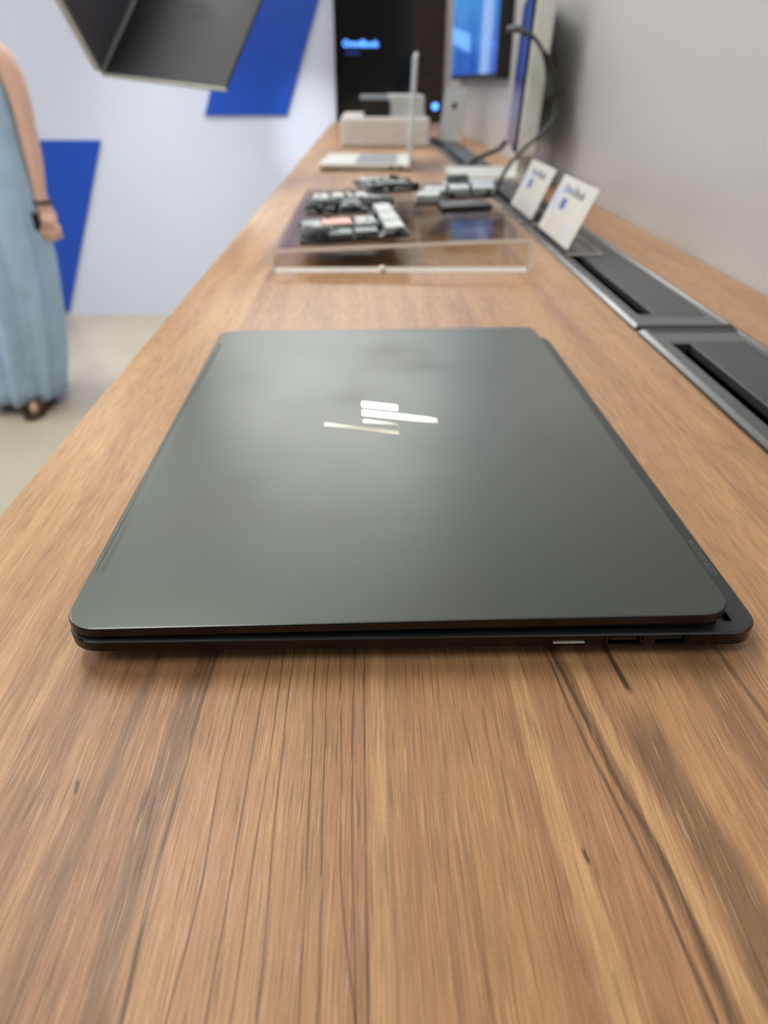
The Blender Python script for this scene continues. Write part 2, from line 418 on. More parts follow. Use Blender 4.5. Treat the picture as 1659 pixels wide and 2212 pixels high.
# ------------------------------------------------------------------ the setting
WX = .394; WY = 4.351; CZ = 2.74
def struct(name, bm, m): return tag(obj(name, bm, m), kind='structure')
struct('floor', bbox(-6, 1.2, -3.5, WY+.1, -.1, 0), M['floor'])
struct('wall_far', bbox(-6, 1.2, WY, WY+.12, 0, CZ), M['wall_far'])
struct('wall_right', bbox(WX, WX+.12, -1.6, WY, 0, CZ), M['wall_right'])
struct('back_blocker', bbox(-6, 1.2, -3.6, -3.5, 0, CZ), M['ceil'])  # unseen wall added to block ambient light from behind the camera
struct('ceiling', bbox(-6, 1.2, -3.5, WY+.1, CZ, CZ+.1), M['ceil'])
def graphic(pts, label):
    bm = bmesh.new()
    stack(bm, [[(x, WY-.0135, z) for x, z in pts], [(x, WY-.0005, z) for x, z in pts]])
    return tag(obj('wall_graphic', bm, M['blue']), label, 'wall graphic', 'slanted blue shapes on the far wall')
graphic([(-2.15,.022),(-1.742,.022),(-1.391,.915),(-1.80,.915)], 'slanted blue shape low on the far white wall behind the person in the dress')
graphic([(-.833,1.031),(-.411,1.033),(-.155,1.716),(-.578,1.716)], 'slanted blue shape high on the far white wall behind the hanging dark laptop')

# ------------------------------------------------------------------ counter
counter = thing('display_counter', 'long wood-grain topped display counter running along the right wall', 'counter', (.11, 2, 0))
inv = Vector((.11, 2, 0))
def ch(o, par):                      # parent while keeping world placement
    o.parent = par; o.matrix_parent_inverse = Matrix.Translation(-par.location) if par.rotation_euler == Matrix.Identity(3).to_euler() else par.matrix_basis.inverted(); return o
top = obj('tabletop', bbox(-.178, WX-.002, -.45, WY-.014, TZ-.036, TZ), M['wood'], bevel=0)
MODS = [(.082, .604), (.610, 1.132), (1.138, 1.66), (2.02, 2.542), (2.548, 3.07)]
cut(top, [bbox(.230, .307, a+.006, b-.006, TZ-.1, TZ+.1) for a, b in MODS])
for p in top.data.polygons: p.use_smooth = False
ch(top, counter)
ch(obj('cabinet', bbox(-.13, WX-.003, -.42, WY-.014, .08, TZ-.0362), M['cabinet']), counter)
ch(obj('plinth', bbox(-.09, WX-.003, -.40, WY-.02, 0, .08), M['black']), counter)

# cable trays flush in the counter
def tray(a, b, label):
    t = thing('cable_tray', label, 'cable tray', (.268, a, TZ), group='cable trays set into the counter')
    L = b-a
    bm = bmesh.new()
    # rim with a sloping outer bevel
    x0, x1 = -.0435, .044
    rings = []
    outer = rrect(x0, x1, 0, L, .002, 2); 
    def ring(ins, z): return [(x, y, z) for x, y in rrect(x0+ins, x1-ins, ins, L-ins, .0015, 2)]
    inner = lambda z: [(x, y, z) for x, y in rrect(-.029, .030, .034, L-.034, .001, 2)]
    stack(bm, [ring(0, .0001), ring(.0005, .0026), ring(.0035, .0046), ring(.006, .0046), ring(.0072, .0036), ring(.012, .0034), inner(.0034), inner(-.004)], cap=False)
    obj('frame', bm, M['tray'], t)
    bm = bmesh.new()
    # flap: closes the far side of the opening, leaving a long slot next to the aisle side
    slab(bm, -.0140, .0295, .0345, L-.0345, .0008, [(0, -.003), (0, .0030), (.0006, .0036)])
    slab(bm, -.0285, -.0139, .0345, .040, .0006, [(0, -.003), (0, .0036)])
    slab(bm, -.0285, -.0139, L-.040, L-.0345, .0006, [(0, -.003), (0, .0036)])
    obj('flap', bm, M['trayflap'], t)
    bm = bmesh.new(); box(bm, -.029, .0295, .034, L-.034, -.034, -.0335)
    for q in ((-.0293, -.029), (.0295, .0298)): box(bm, q[0], q[1], .034, L-.034, -.034, -.001)
    for q in ((.0337, .034), (L-.034, L-.0337)): box(bm, -.0293, .0298, q[0], q[1], -.034, -.001)
    obj('trough', bm, M['black'], t)
    return t
for (a, b), lb in zip(MODS, (
    'black metal cable tray nearest the camera, set in the counter right of the closed laptop',
    'black metal cable tray beside the acrylic riser, holding the nearer price card',
    'black metal cable tray behind the price cards, level with the back of the acrylic riser',
    'dark cable tray behind the white base of the all-in-one computer',
    'farthest dark cable tray, below the wall screen')): tray(a, b, lb)

# ------------------------------------------------------------------ main laptop
LR = .0087
lap = thing('laptop', 'closed dark grey laptop with mirror logo bars lying in the foreground on the counter', 'laptop', (-.1084, .2023, TZ), (0, 0, LR))
W, E_, L = .2383, .2500, .357
zb = lambda x: .0118 - .0010*(x/E_)
zs = lambda x: .0074 - .0022*(x/E_)           # lower edge of the side wall
bm = bmesh.new()
slab(bm, 0, E_, 0, L, [.011, .011, .012, .012],
     [(.016, .0022), (.006, lambda x: zs(x)-.0022), (.0012, lambda x: zs(x)-.0004), (.0002, zs), (0, lambda x: zb(x)-.0006), (.0004, lambda x: zb(x)-.00015), (.0009, zb)], n=8)
base = obj('base', bm, [M['side'], M['deck'], M['black'], M['rim']], lap)
base.parent = None; base.location = (0,0,0)
# ports (cut into the near side)
def rbox(x0, x1, y0, y1, z0, z1, r, n=4):
    bm = bmesh.new(); P = rrect(x0, x1, z0, z1, r, n)
    stack(bm, [[(x, y0, z) for x, z in P], [(x, y1, z) for x, z in P]]); return bm
px = [(.1935-.0003, .2063), (.2103, .2228)]
cut(base, [rbox(a, b, -.002, .009, .0056, .0103, .0004) for a, b in px] + [rbox(.1733, .1858, -.002, .004, .0069, .0088, .0007)] +
    [bbox(.2350, .2408, .0065, .0150, .0088, .02)])
for p in base.data.polygons:
    c = p.center; nz_ = p.normal.z
    if nz_ > .9 and c.z > .0105: p.material_index = 1
    elif .15 < nz_ <= .9 and c.z > .0095 and not (.0012 < c.y < .3 and .0012 < c.x < .2488): p.material_index = 3
    elif c.z < .0050: p.material_index = 2
    elif .0005 < c.y < .02 and .17 < c.x < .242 and nz_ < .99 and (c.y > .0011): p.material_index = 2
    else: p.material_index = 0
    p.use_smooth = False
ang = base.data
base.parent = lap
for nm, (a, b) in zip(('usb_port', 'usb_port'), px):
    bm = bmesh.new(); box(bm, a+.0012, b-.0022, .0012, .0085, .0078, .0094)
    u = obj(nm, bm, M['black'], lap)
    bm = bmesh.new()
    box(bm, a+.0003, b-.0003, .0006, .008, .0057, .00595); box(bm, a+.0003, a+.0006, .0010, .008, .0057, .0102); box(bm, b-.0006, b-.0003, .0010, .008, .0057, .0102)
    box(bm, a+.001, b-.002, .0010, .0012, .0077, .00782)
    obj('port_shell', bm, M['port'], u)
    bm = bmesh.new()
    for k in range(4): box(bm, a+.0025+k*.0022, a+.0035+k*.0022, .0009, .0014, .0080, .0088)
    obj('contacts', bm, M['deck'], u)
obj('card_slot', rbox(.1738, .1853, .0002, .0035, .0070, .0077, .0003), M['silver'], lap)
# lid: tilts up slightly towards the hinge
zt = lambda x: .0168 + .0020*(x/W)
th = lambda x: .0037
bm = bmesh.new()
slab(bm, 0, W, .0004, L-.0004, [.0115, .010, .010, .0125],
     [(.0009, lambda x: zt(x)-th(x)), (.0002, lambda x: zt(x)-th(x)+.00025), (0, lambda x: zt(x)-th(x)+.0005), (0, lambda x: zt(x)-.0005), (.0003, lambda x: zt(x)-.00015), (.0009, zt)], n=8)
lid = obj('lid', bm, [M['side'], M['lid'], M['rim']], lap)
bm = bmesh.new(); G = rrect(.0022, .0056, .034, L-.034, .0016, 4)
stack(bm, [[(x, y, .01662+.0020*(x/W)+(.00012 if x > .004 else 0)) for x, y in G], [(x, y, .03) for x, y in G]])
cut(lid, [bm])
for p in lid.data.polygons:
    p.material_index = 1 if (p.normal.z > .8 or (.0015 < p.center.x < .0065 and .02 < p.center.y < L-.02 and p.center.z > .0155)) else 0
# spacer/hinge between base and lid
obj('hinge', bbox(.222, .2345, .030, L-.030, .0105, .0150), M['black'], lap)
obj('display_bezel', bbox(.006, .2335, .004, L-.004, .0115, .0132), M['black'], lap)
# logo
LM = frame((.0,.0,.0),(1,0,0),(0,1,0))
Minv = Matrix.Rotation(-LR, 4, 'Z') @ Matrix.Translation((.1084, -.2023, 0))
for q in ([(-.004,.4113),(.0164,.4048),(.0164,.3955),(-.004,.4020)], [(-.0038,.3984),(.0382,.3849),(.0382,.3760),(-.0038,.3895)],
          [(-.0034,.3853),(.0160,.3790),(.0160,.3728),(-.0034,.3790)], [(-.0247,.3816),(.0161,.3684),(.0161,.3612),(-.0247,.3744)]):
    cy_ = sum(p[1] for p in q)/4; q = [(x, y+(.0008 if i > 1 else -.0008)) for i, (x, y) in enumerate(q)]
    w = [Minv @ Vector((x, y, 0)) for x, y in q]
    # rounded corners
    pts = []
    n = 4
    for i in range(n):
        a, b, c = w[i-1], w[i], w[(i+1) % n]; r = .0012
        p1 = b+(a-b).normalized()*r; p2 = b+(c-b).normalized()*r
        for k in range(5):
            t = k/4; pts.append(p1*(1-t)**2+b*2*t*(1-t)+p2*t*t)
    bm = bmesh.new(); stack(bm, [[(p.x, p.y, zt(p.x)-.0002) for p in pts], [(p.x, p.y, zt(p.x)+.00012) for p in pts]])
    tag(obj('logo_bar', bm, M['chrome'], lap), 'mirror finished logo bar')
text('deck_lettering', 'OMNIBOOK', .0044, M['print'], lap, frame((.2483, .0355, .01083), (0, 1, 0), (-1, 0, 0)), ext=.00002, sx=1.12, shear=0.0)
for (x, y) in ((.02, .02), (.02, L-.02)):
    bm = bmesh.new(); cyl(bm, (x, y, 0), .005, 0, .0024, 16); obj('foot', bm, M['rubber'], lap)
obj('foot', rbox(.225, .235, .02, L-.02, 0, .0024, .0008), M['rubber'], lap)

# ------------------------------------------------------------------ acrylic riser with laptop innards
riser = thing('acrylic_riser', 'low clear acrylic riser on the counter with laptop circuit boards on top', 'riser', (-.108, .842, TZ))
RW, RL = .290, .52
def rl(x): return .0235 + .0115*x/RW            # top surface rises to the right
t = .0042
bm = bmesh.new()
def tubeprof(ins):
    r = .009
    pts = [(ins, ins), (RW-ins, ins), (RW-ins, rl(RW)-ins), (ins, rl(0)-ins)]; out = []
    for i in range(4):
        a, b, c = [Vector(pts[k % 4]) for k in (i-1, i, i+1)]; rr = max(.002, r-ins)
        p1 = b+(a-b).normalized()*rr; p2 = b+(c-b).normalized()*rr
        for k in range(5):
            s = k/4; out.append(p1*(1-s)**2+b*2*s*(1-s)+p2*s*s)
    return out
o1, i1 = tubeprof(0), tubeprof(t)
V = [[bm.verts.new((p.x, y, p.y)) for p in prof] for y in (0, RL) for prof in (o1, i1)]
n = len(o1)
for i in range(n):
    j = (i+1) % n
    bm.faces.new((V[0][i], V[0][j], V[2][j], V[2][i])); bm.faces.new((V[1][i], V[3][i], V[3][j], V[1][j]))
    for a, b in ((0, 1), (2, 3)):
        f = bm.faces.new((V[a][i], V[b][i], V[b][j], V[a][j])); f.material_index = 1
rs = obj('sleeve', bm, [M['acrylic'], M['edge']], riser, smooth=False)
bm = bmesh.new(); stack(bm, [[(x, -.0045, 0), (x, -.0002, 0), (x, -.0002, .0044)] for x in (.006, RW-.006)])
obj('light_catch_edge', bm, M['edge'], riser)  # white wedge added to catch overhead light along the front bottom edge
bm = bmesh.new(); bmesh.ops.create_uvsphere(bm, u_segments=16, v_segments=10, radius=.0042); xform(bm, Matrix.Translation((.124, -.009, .0042)))
obj('bumper', bm, M['edge'], riser, smooth=True)
RO = Vector((-.108, .842, TZ))
def rtop(x, y): return Vector((RO.x+x, RO.y+y, TZ+rl(x)+.0004))
tilt = math.atan(.0115/RW)

def fan(bm_parts, x, y, r, par, z=.003):
    """blower: housing with hub and blades"""
    bm = bmesh.new(); cyl(bm, (x, y, 0), r, z, z+.0052, 28)
    f = obj('fan', bm, M['heat'], par, bevel=.0006)
    bm = bmesh.new(); cyl(bm, (x, y, 0), r*.86, z+.0052, z+.0058, 28); obj('fan_well', bm, M['pcb'], f)
    bm = bmesh.new(); cyl(bm, (x, y, 0), r*.34, z+.0058, z+.0072, 20)
    for k in range(21):
        a = 2*PI*k/21; c, s = math.cos(a), math.sin(a)
        b2 = bmesh.new(); box(b2, r*.32, r*.82, -.0003, .0003, z+.0058, z+.0068); xform(b2, Matrix.Translation((x, y, 0)) @ Matrix.Rotation(a, 4, 'Z'))
        me = bpy.data.meshes.new('t'); b2.to_mesh(me); b2.free(); bm.from_mesh(me); bpy.data.meshes.remove(me)
    obj('impeller', bm, M['heat2'], f)
def board(label, x, y, rot, outline, zoff=.0):
    t_ = thing('circuit_board', label, 'circuit board', rtop(x, y)+Vector((0,0,zoff)), (0, -tilt, rot), 'laptop circuit boards on the acrylic riser')
    bm = bmesh.new(); stack(bm, [[(a, b, .0006) for a, b in outline], [(a, b, .0030) for a, b in outline]])
    b_ = obj('board', bm, M['pcb'], t_)
    rnd = random.Random(len(label)); xs = [p[0] for p in outline]; ys = [p[1] for p in outline]
    bm = bmesh.new()
    for k in range(110):
        cx, cy = rnd.uniform(min(xs)+.004, max(xs)-.004), rnd.uniform(min(ys)+.004, max(ys)-.004)
        # inside test
        ins = False
        for (x1, y1), (x2, y2) in zip(outline, outline[1:]+outline[:1]):
            if (y1 > cy) != (y2 > cy) and cx < (x2-x1)*(cy-y1)/(y2-y1)+x1: ins = not ins
        if ins:
            sx, sy, h = rnd.uniform(.0008, .004), rnd.uniform(.0008, .005), rnd.uniform(.001, .0045)
            box(bm, cx-sx, cx+sx, cy-sy, cy+sy, .003, .003+h, rnd.choice((0, 1, 1)))
    tag(obj('components', bm, [M['heat'], M['black']], b_), kind='stuff')
    return t_
def chips(par, spots, m, name='shield', h=.0032):
    for (x0, x1, y0, y1) in spots:
        bm = bmesh.new(); slab(bm, x0, x1, y0, y1, .0015, [(0, .0030), (0, .003+h*.8), (.0006, .003+h)], n=3); obj(name, bm, m, par)
def pipe(par, pts, w=.004, m='heat'):
    bm = bmesh.new(); P = spline(pts, 5); tube(bm, P, w, 8)
    for v in bm.verts: v.co.z = .0062 + (v.co.z-.0062)*.45
    obj('heat_pipe', bm, M[m], par, smooth=True)

# B: main board, front left, with the copper plate
b1 = board('largest circuit board on the riser, nearest the camera, with a copper plate', .034, .010, math.radians(4),
    [(0,.0),(.082,0),(.086,.012),(.112,.012),(.112,.20),(.088,.205),(.084,.135),(.04,.13),(.03,.14),(0,.135),(-.004,.05)])
fan(None, .018, .030, .017, b1)
chips(b1, [(.03,.054,.004,.036),(.056,.080,.010,.040)], M['heat'])
chips(b1, [(.024,.056,.064,.098)], M['copper'], 'copper_plate', .0040)
chips(b1, [(.002,.022,.06,.10),(.060,.084,.058,.076),(.060,.082,.082,.11)], M['heat2'])
chips(b1, [(.088,.108,.016,.060),(.088,.108,.066,.120),(.088,.108,.126,.190)], M['heat2'], 'shield', .0046)
pipe(b1, [(.0,.045,.0062),(.03,.052,.0062),(.06,.05,.0062),(.085,.058,.0062)], .003)
chips(b1, [(.002,.016,.108,.128),(.046,.056,.104,.124)], M['pcb'], 'connector', .003)
# A: fan assembly back-left
b2 = board('long dark fan board at the back left of the riser', .026, .215, math.radians(2),
    [(0,0),(.115,.004),(.118,.075),(.10,.16),(.0,.155),(-.003,.05)])
fan(None, .022, .045, .019, b2); fan(None, .092, .045, .017, b2)
chips(b2, [(.044,.070,.010,.034),(.044,.07,.040,.075)], M['heat'])
chips(b2, [(.006,.05,.095,.14),(.055,.09,.09,.145)], M['heat2'])
pipe(b2, [(.0,.078,.0062),(.04,.084,.0062),(.08,.080,.0062),(.112,.070,.0062)], .0032)
b1.scale = (1.10, 1.08, 1.5); b2.scale = (1.06, 1.05, 1.6)
# C: back middle
b3 = board('narrow black circuit board at the back middle of the riser', .108, .34, math.radians(9),
    [(0,0),(.072,0),(.078,.02),(.078,.12),(.05,.15),(0,.145)], .008)
chips(b3, [(.004,.03,.02,.06),(.034,.066,.03,.08)], M['heat']); chips(b3, [(.006,.05,.09,.13)], M['heat2'])
# D: pale jumble to the right
b4 = board('pale silver shielded circuit board at the back right of the riser', .172, .235, math.radians(-7),
    [(0,0),(.034,-.004),(.04,.05),(.10,.06),(.106,.20),(.04,.205),(.01,.12)], .004)
chips(b4, [(.002,.03,.004,.05),(.008,.036,.055,.11),(.040,.066,.066,.12),(.070,.098,.07,.13),(.03,.06,.13,.19),(.066,.1,.14,.19)], M['heat2'], 'shield', .006)
fan(None, .05, .155, .016, b4, .009)
b3.scale = (1.08, 1.0, 1.7); b4.scale = (1.12, 1.0, 1.5)
# E: black battery-like block
tb = thing('battery_pack', 'small flat black block on the right side of the acrylic riser', 'battery pack', rtop(.206, .185), (0, -tilt, math.radians(3)))
bm = bmesh.new(); slab(bm, 0, .066, 0, .05, .003, [(.0004, .0003), (0, .001), (0, .008), (.0008, .0088)], n=3); obj('cell', bm, M['black'], tb)
bm = bmesh.new(); slab(bm, .008, .05, .008, .04, .001, [(0, .0088), (0, .0091)], n=2); obj('sticker', bm, M['pcb'], tb)
bm = bmesh.new(); tube(bm, spline([(.066,.02,.003),(.078,.024,.003),(.084,.034,.003),(.078,.044,.003)]), .0009, 6); obj('lead', bm, M['heat2'], tb)

# ------------------------------------------------------------------ price cards
def price_card(y0, y1, label):
    t_ = thing('price_card', label, 'price card', (.236, y0, TZ+.0046), group='price cards in acrylic stands')
    Lc = y1-y0; a = math.radians(24); ht = .078
    ex = Vector((0, -1, 0)); ey = Vector((math.sin(a), 0, math.cos(a))); ez = ex.cross(ey)  # faces the aisle
    Mx = frame((0, Lc, .0022), ex, ey, ez)
    bm = bmesh.new(); slab(bm, 0, Lc, 0, ht, .002, [(0, -.0009), (0, .0009)], n=3); xform(bm, Mx)
    box(bm, 0, .040, 0, Lc, .0002, .0022)
    obj('acrylic_stand', bm, M['acrylic_card'], t_)
    bm = bmesh.new(); box(bm, 0, .0402, -.0004, 0, .0002, .0022); box(bm, .040, .0412, 0, Lc, .0002, .0026); obj('polished_edge', bm, M['edge'], t_)
    bm = bmesh.new(); slab(bm, .004, Lc-.004, .003, ht-.003, .0015, [(0, .0010), (0, .0013)], n=3); xform(bm, Mx)
    cd = obj('printed_card', bm, M['card'], t_)
    # two tone heading, a small blue emblem, a tinted corner and foot lines
    def T(s, size, m, x, y, nm, sx=1.0, bold=.0003):
        text(nm, s, size, m, cd, Mx @ Matrix.Translation((x, y, .0014)), ext=.00005, sx=sx, bold=bold)
    T('Omni', .015, M['inkblue'], .036, .056, 'heading', 1.45); T('Book', .015, M['ink'], .090, .056, 'heading', 1.45)
    bm = bmesh.new(); slab(bm, .008, .034, .030, .056, .004, [(0, .0013), (0, .00136)], n=3); xform(bm, Mx); obj('tint', bm, M['paleblue'], cd)
    bm = bmesh.new(); slab(bm, .052, .076, .036, .050, .003, [(0, .0013), (0, .00138)], n=3); xform(bm, Mx); obj('emblem', bm, M['inkblue'], cd)
    bm = bmesh.new()
    for k in range(3): slab(bm, .118, .150, .010+.006*k, .0125+.006*k, .0005, [(0, .0013), (0, .00136)], n=2)
    xform(bm, Mx); obj('fine_print', bm, M['paleblue'], cd)
    return t_
price_card(.902, 1.080, 'white price card nearest the camera, leaning in its clear acrylic stand')
price_card(1.122, 1.300, 'white price card behind the nearer one, beside the back of the riser')

# ------------------------------------------------------------------ open silver laptop seen edge-on
sl = thing('laptop', 'open silver laptop standing edge-on behind the acrylic riser', 'laptop', (-.114, 1.905, TZ), (0, 0, math.radians(-2.2)))
bm = bmesh.new(); slab(bm, 0, .222, 0, .315, .012, [(.004, .002), (0, .006), (0, .0135), (.001, .0145)], n=5); obj('base', bm, [M['silver']], sl, smooth=False)
bm = bmesh.new(); slab(bm, .085, .185, .022, .293, .003, [(0, .0142), (0, .0146)], n=3); kb = obj('keyboard', bm, M['keys'], sl)
bm = bmesh.new()
for r in range(6):
    for k in range(14): box(bm, .088+r*.0162, .1025+r*.0162, .025+k*.019, .0425+k*.019, .0146, .0157)
obj('keys', bm, M['keys'], kb)
bm = bmesh.new(); slab(bm, .012, .078, .100, .215, .003, [(0, .0143), (0, .0148)], n=3); obj('touchpad', bm, M['white'], sl)
for a in (.166, .186): obj('side_port', bbox(a, a+.012, -.0006, .006, .0065, .0115), M['black'], sl)
bm = bmesh.new(); slab(bm, 0, .222, 0, .315, .010, [(.0005, 0), (0, .001), (0, .0062), (.001, .007)], n=5)
Md = Matrix.Translation((.219, 0, .0165)) @ Matrix.Rotation(math.radians(-87.5), 4, 'Y')
xform(bm, Md); dl = obj('display_lid', bm, M['silver'], sl)
bm = bmesh.new(); slab(bm, .008, .214, .006, .309, .006, [(0, .0068), (0, .0074)], n=4); xform(bm, Md); obj('screen', bm, screen_material('silver_laptop_screen', 'grey'), dl)
bm = bmesh.new(); cyl(bm, (.2165, 0, .0155), .0045, .03, .285, 16, 'y'); obj('hinge', bm, M['palegrey'], sl)

# ------------------------------------------------------------------ printer
pr = thing('printer', 'boxy warm white printer with grey and black top unit on the far counter end', 'printer', (-.084, 2.65, TZ))
bm = bmesh.new(); slab(bm, 0, .288, 0, .46, .012, [(.004, .001), (0, .006), (0, .074), (.004, .083), (.010, .086)], n=5); obj('body', bm, M['cream'], pr, smooth=False)
bm = bmesh.new(); slab(bm, .158, .270, .03, .36, .006, [(0, .0855), (0, .140), (.003, .146)], n=4); obj('scanner_lid', bm, M['palegrey'], pr)
bm = bmesh.new(); slab(bm, .076, .1575, .02, .36, .004, [(0, .0855), (0, .130), (.002, .133)], n=4); obj('control_unit', bm, M['black'], pr)
bm = bmesh.new(); slab(bm, .064, .160, .10, .36, .003, [(0, .1332), (0, .141), (.001, .143)], n=3); obj('output_tray', bm, M['keys'], pr)

# ------------------------------------------------------------------ all in one computer edge-on
aio = thing('desktop_computer', 'tall pale all-in-one desktop computer seen edge-on with a blue lit screen', 'computer', (.268, 1.735, TZ))
bm = bmesh.new(); slab(bm, -.085, .098, -.035, .185, .008, [(0, .0), (0, .008), (.002, .010)], n=4); obj('stand_base', bm, M['white'], aio)
def quad_prism(pts, y0, y1, m, nm, par):
    bm = bmesh.new(); stack(bm, [[(x, y0, z) for x, z in pts], [(x, y1, z) for x, z in pts]]); return obj(nm, bm, m, par, bevel=.002)
tl = .028
# body: thick pale housing leaning back; screen glass in front of it
quad_prism([(.046,.0101),(.080,.0101),(.080,.30),(.058,.30)], -.03, .03, M['white'], 'stand_upright', aio)
Ms = Matrix.Translation((.018, -.175, .062)) @ Matrix.Rotation(math.radians(-7.8), 4, 'Z') @ Matrix.Rotation(math.radians(3.2), 4, 'Y')
bm = bmesh.new(); slab(bm, 0, .036, 0, .46, .006, [(0, .0), (0, .275)], n=4); xform(bm, Ms); hs = obj('housing', bm, M['white'], aio)
bm = bmesh.new(); box(bm, -.004, 0, .002, .458, .002, .273); xform(bm, Ms); bz = obj('bezel', bm, M['black'], hs)
bm = bmesh.new(); box(bm, -.0056, -.004, .004, .456, .004, .271); xform(bm, Ms); obj('screen', bm, screen_material('computer_screen', 'blue'), hs)

# cable with a thick moulded plug
cb = thing('power_cable', 'black cable looping from the edge-on desktop computer down to the counter', 'cable', (.262, 1.55, TZ))
Yc = 1.525
pts = [(.255,Yc+.02,1.262),(.262,Yc-.012,1.261),(.288,Yc-.018,1.250),(.312,Yc-.01,1.226),(.326,Yc,1.204),(.335,Yc,1.180),(.343,Yc,1.155),(.343,Yc,1.125),(.322,Yc,1.099),(.294,Yc,1.075),(.272,Yc+.005,1.050),(.258,Yc+.01,1.026),(.252,Yc+.015,1.0056)]
pts = [(x-.262, y-1.55, z-TZ) for x, y, z in pts]
S = spline(pts, 8)
bm = bmesh.new(); tube(bm, S, .0036, 10); obj('cord', bm, M['cable_grey'], cb, smooth=True)
i0 = 8*3; seg = S[i0:i0+23]
bm = bmesh.new(); tube(bm, seg, [.0052+.0125*(k/(len(seg)-1))**1.3 for k in range(len(seg))], 12); obj('plug', bm, M['cable'], cb, smooth=True)
bm = bmesh.new(); tube(bm, [Vector(pts[0])+Vector((-.002,.006,0)), pts[0], pts[1], Vector(pts[2])], [.0055,.006,.0055,.004], 12); obj('connector', bm, M['cable'], cb, smooth=True)
# second thin cable on the counter
c2 = thing('power_cable', 'dark cable running from the far cable tray to the foot of the desktop computer', 'cable', (.29, 2.0, TZ))
pts = [(.262,2.03,1.004),(.258,2.0,1.010),(.270,1.975,1.022),(.292,1.96,1.034),(.306,1.955,1.040),(.318,1.95,1.046),(.330,1.943,1.062)]
bm = bmesh.new(); tube(bm, spline([(x-.29, y-2.0, z-TZ) for x, y, z in pts], 6), .0062, 10); obj('cord', bm, M['cable_grey'], c2, smooth=True)

# far upright white card with a dark mark
fc = thing('display_card', 'tall white card with a small dark mark, standing below the wall screen', 'card', (.292, 2.86, TZ+.0048))
a = math.radians(9)
Mx = frame((-.045, 0, 0), (1, .25, 0), (math.sin(a), .10, math.cos(a)))
bm = bmesh.new(); slab(bm, 0, .082, 0, .165, .006, [(0, -.002), (0, .001)], n=4); xform(bm, Mx); obj('card_panel', bm, M['white'], fc)
bm = bmesh.new(); slab(bm, .030, .048, .098, .120, .006, [(0, .001), (0, .0014)], n=4); xform(bm, Mx); obj('printed_mark', bm, M['ink'], fc)
bm = bmesh.new(); box(bm, -.04, .04, .002, .05, 0, .003); obj('card_foot', bm, M['white'], fc)

# ------------------------------------------------------------------ wall mounted screen
tv = thing('wall_screen', 'wide flat screen with a blue picture mounted on the right wall above the counter', 'screen', (.372, 2.95, 1.19))
L0, L1 = 2.34-2.95, 3.56-2.95
bm = bmesh.new(); slab(bm, -.0165, .0215, L0, L1, .003, [(0, 0), (0, .70)], n=3); obj('casing', bm, M['black'], tv)
bm = bmesh.new(); box(bm, -.0185, -.0165, L0+.012, L1-.012, .014, .688); obj('screen', bm, screen_material('wall_screen_picture', 'tv'), tv)

# black lit panel on the far wall
bp = thing('wall_display', 'tall black lit display panel on the far wall at the end of the counter', 'display', (.13, WY-.014, 1.0))
bm = bmesh.new(); slab(bm, -.285, .255, -.03, .0135, .003, [(0, .0), (0, 1.25)], n=3); obj('casing', bm, M['dispblack'], bp)
bm = bmesh.new(); box(bm, .10, .255, -.0315, -.0300, .002, 1.248); obj('brown_reflection', bm, M['dispreflect'], bp)  # brown sheet stands in for a reflection on the black display
text('lettering', 'OmniBook', .040, M['glowblue'], bp, frame((-.243, -.0312, .332), (1, 0, 0), (0, 0, 1)), ext=.0006, sx=.98, bold=.0008)
bm = bmesh.new()
for k in range(6): box(bm, -.232+k*.0125, -.222+k*.0125, -.0314, -.030, .300, .309)
obj('small_lettering', bm, M['glowdim'], bp)
bm = bmesh.new(); cyl(bm, (.2225, 0, .0745), .016, -.0345, -.0315, 28, 'y'); em = obj('emblem', bm, M['glowblue'], bp)

# ------------------------------------------------------------------ hanging dark laptop
from math import sqrt
def ray(px, py): return fw + rt2*(px-829.5)/FPX - up2*(py-1106)/FPX
sc_ = .885
Cn = CAM + ray(220,156)*1.5*sc_
v = (CAM + ray(487,189)*1.44*sc_ - Cn); Wd = v.length; v = v.normalized()
d = ray(290,0); t_ = -((CAM-Cn).dot(v))/(d.dot(v)); u = (CAM+d*t_-Cn).normalized()
nn = ray(220,156).cross(ray(135,0)); w = nn.cross(u).normalized()
if w.z < 0: w = -w
hl = thing('laptop', 'open dark laptop hanging in the air on its side at upper left', 'laptop', tuple(Cn))
Lh = .345
nl = v.cross(u).normalized()                       # lid normal
if nl.dot(Cn-CAM) > 0: nl = -nl                    # towards the camera side
bm = bmesh.new(); slab(bm, 0, Wd, 0, Lh, .006, [(0, -.006), (0, -.001), (.0008, 0)], n=4); xform(bm, frame((0,0,0), v, u, nl)); hlid = obj('lid', bm, M['darklap2'], hl)
bm = bmesh.new()
for k, (a0, a1) in enumerate(((.0, .022), (.0, .04), (.012, .03), (-.02, .02))):
    slab(bm, Wd*.52+a0, Wd*.52+a1, .135+.009*k, .1395+.009*k, .001, [(0, .0), (0, .0004)], n=2)
xform(bm, frame((0,0,0), v, u, nl)); tag(obj('logo', bm, M['black'], hlid), 'dark logo bars')
nb = w.cross(u).normalized()
if nb.dot(Cn-CAM) > 0: nb = -nb
bm = bmesh.new(); slab(bm, .004, .235, 0, Lh, .006, [(0, -.011), (0, -.001), (.0008, 0)], n=4); xform(bm, frame((0,0,0), w, u, nb)); obj('base', bm, M['darklap'], hl)
bm = bmesh.new(); tube(bm, [u*.002, u*(Lh-.002)], .0052, 12); obj('hinge', bm, M['keys'], hl, smooth=True)
bm = bmesh.new(); slab(bm, -.001, Wd+.001, -.0035, .0, .0008, [(0, -.0065), (0, -.0005)], n=2); xform(bm, frame((0,0,0), v, u, nl)); obj('side_edge', bm, M['palegrey'], hl)
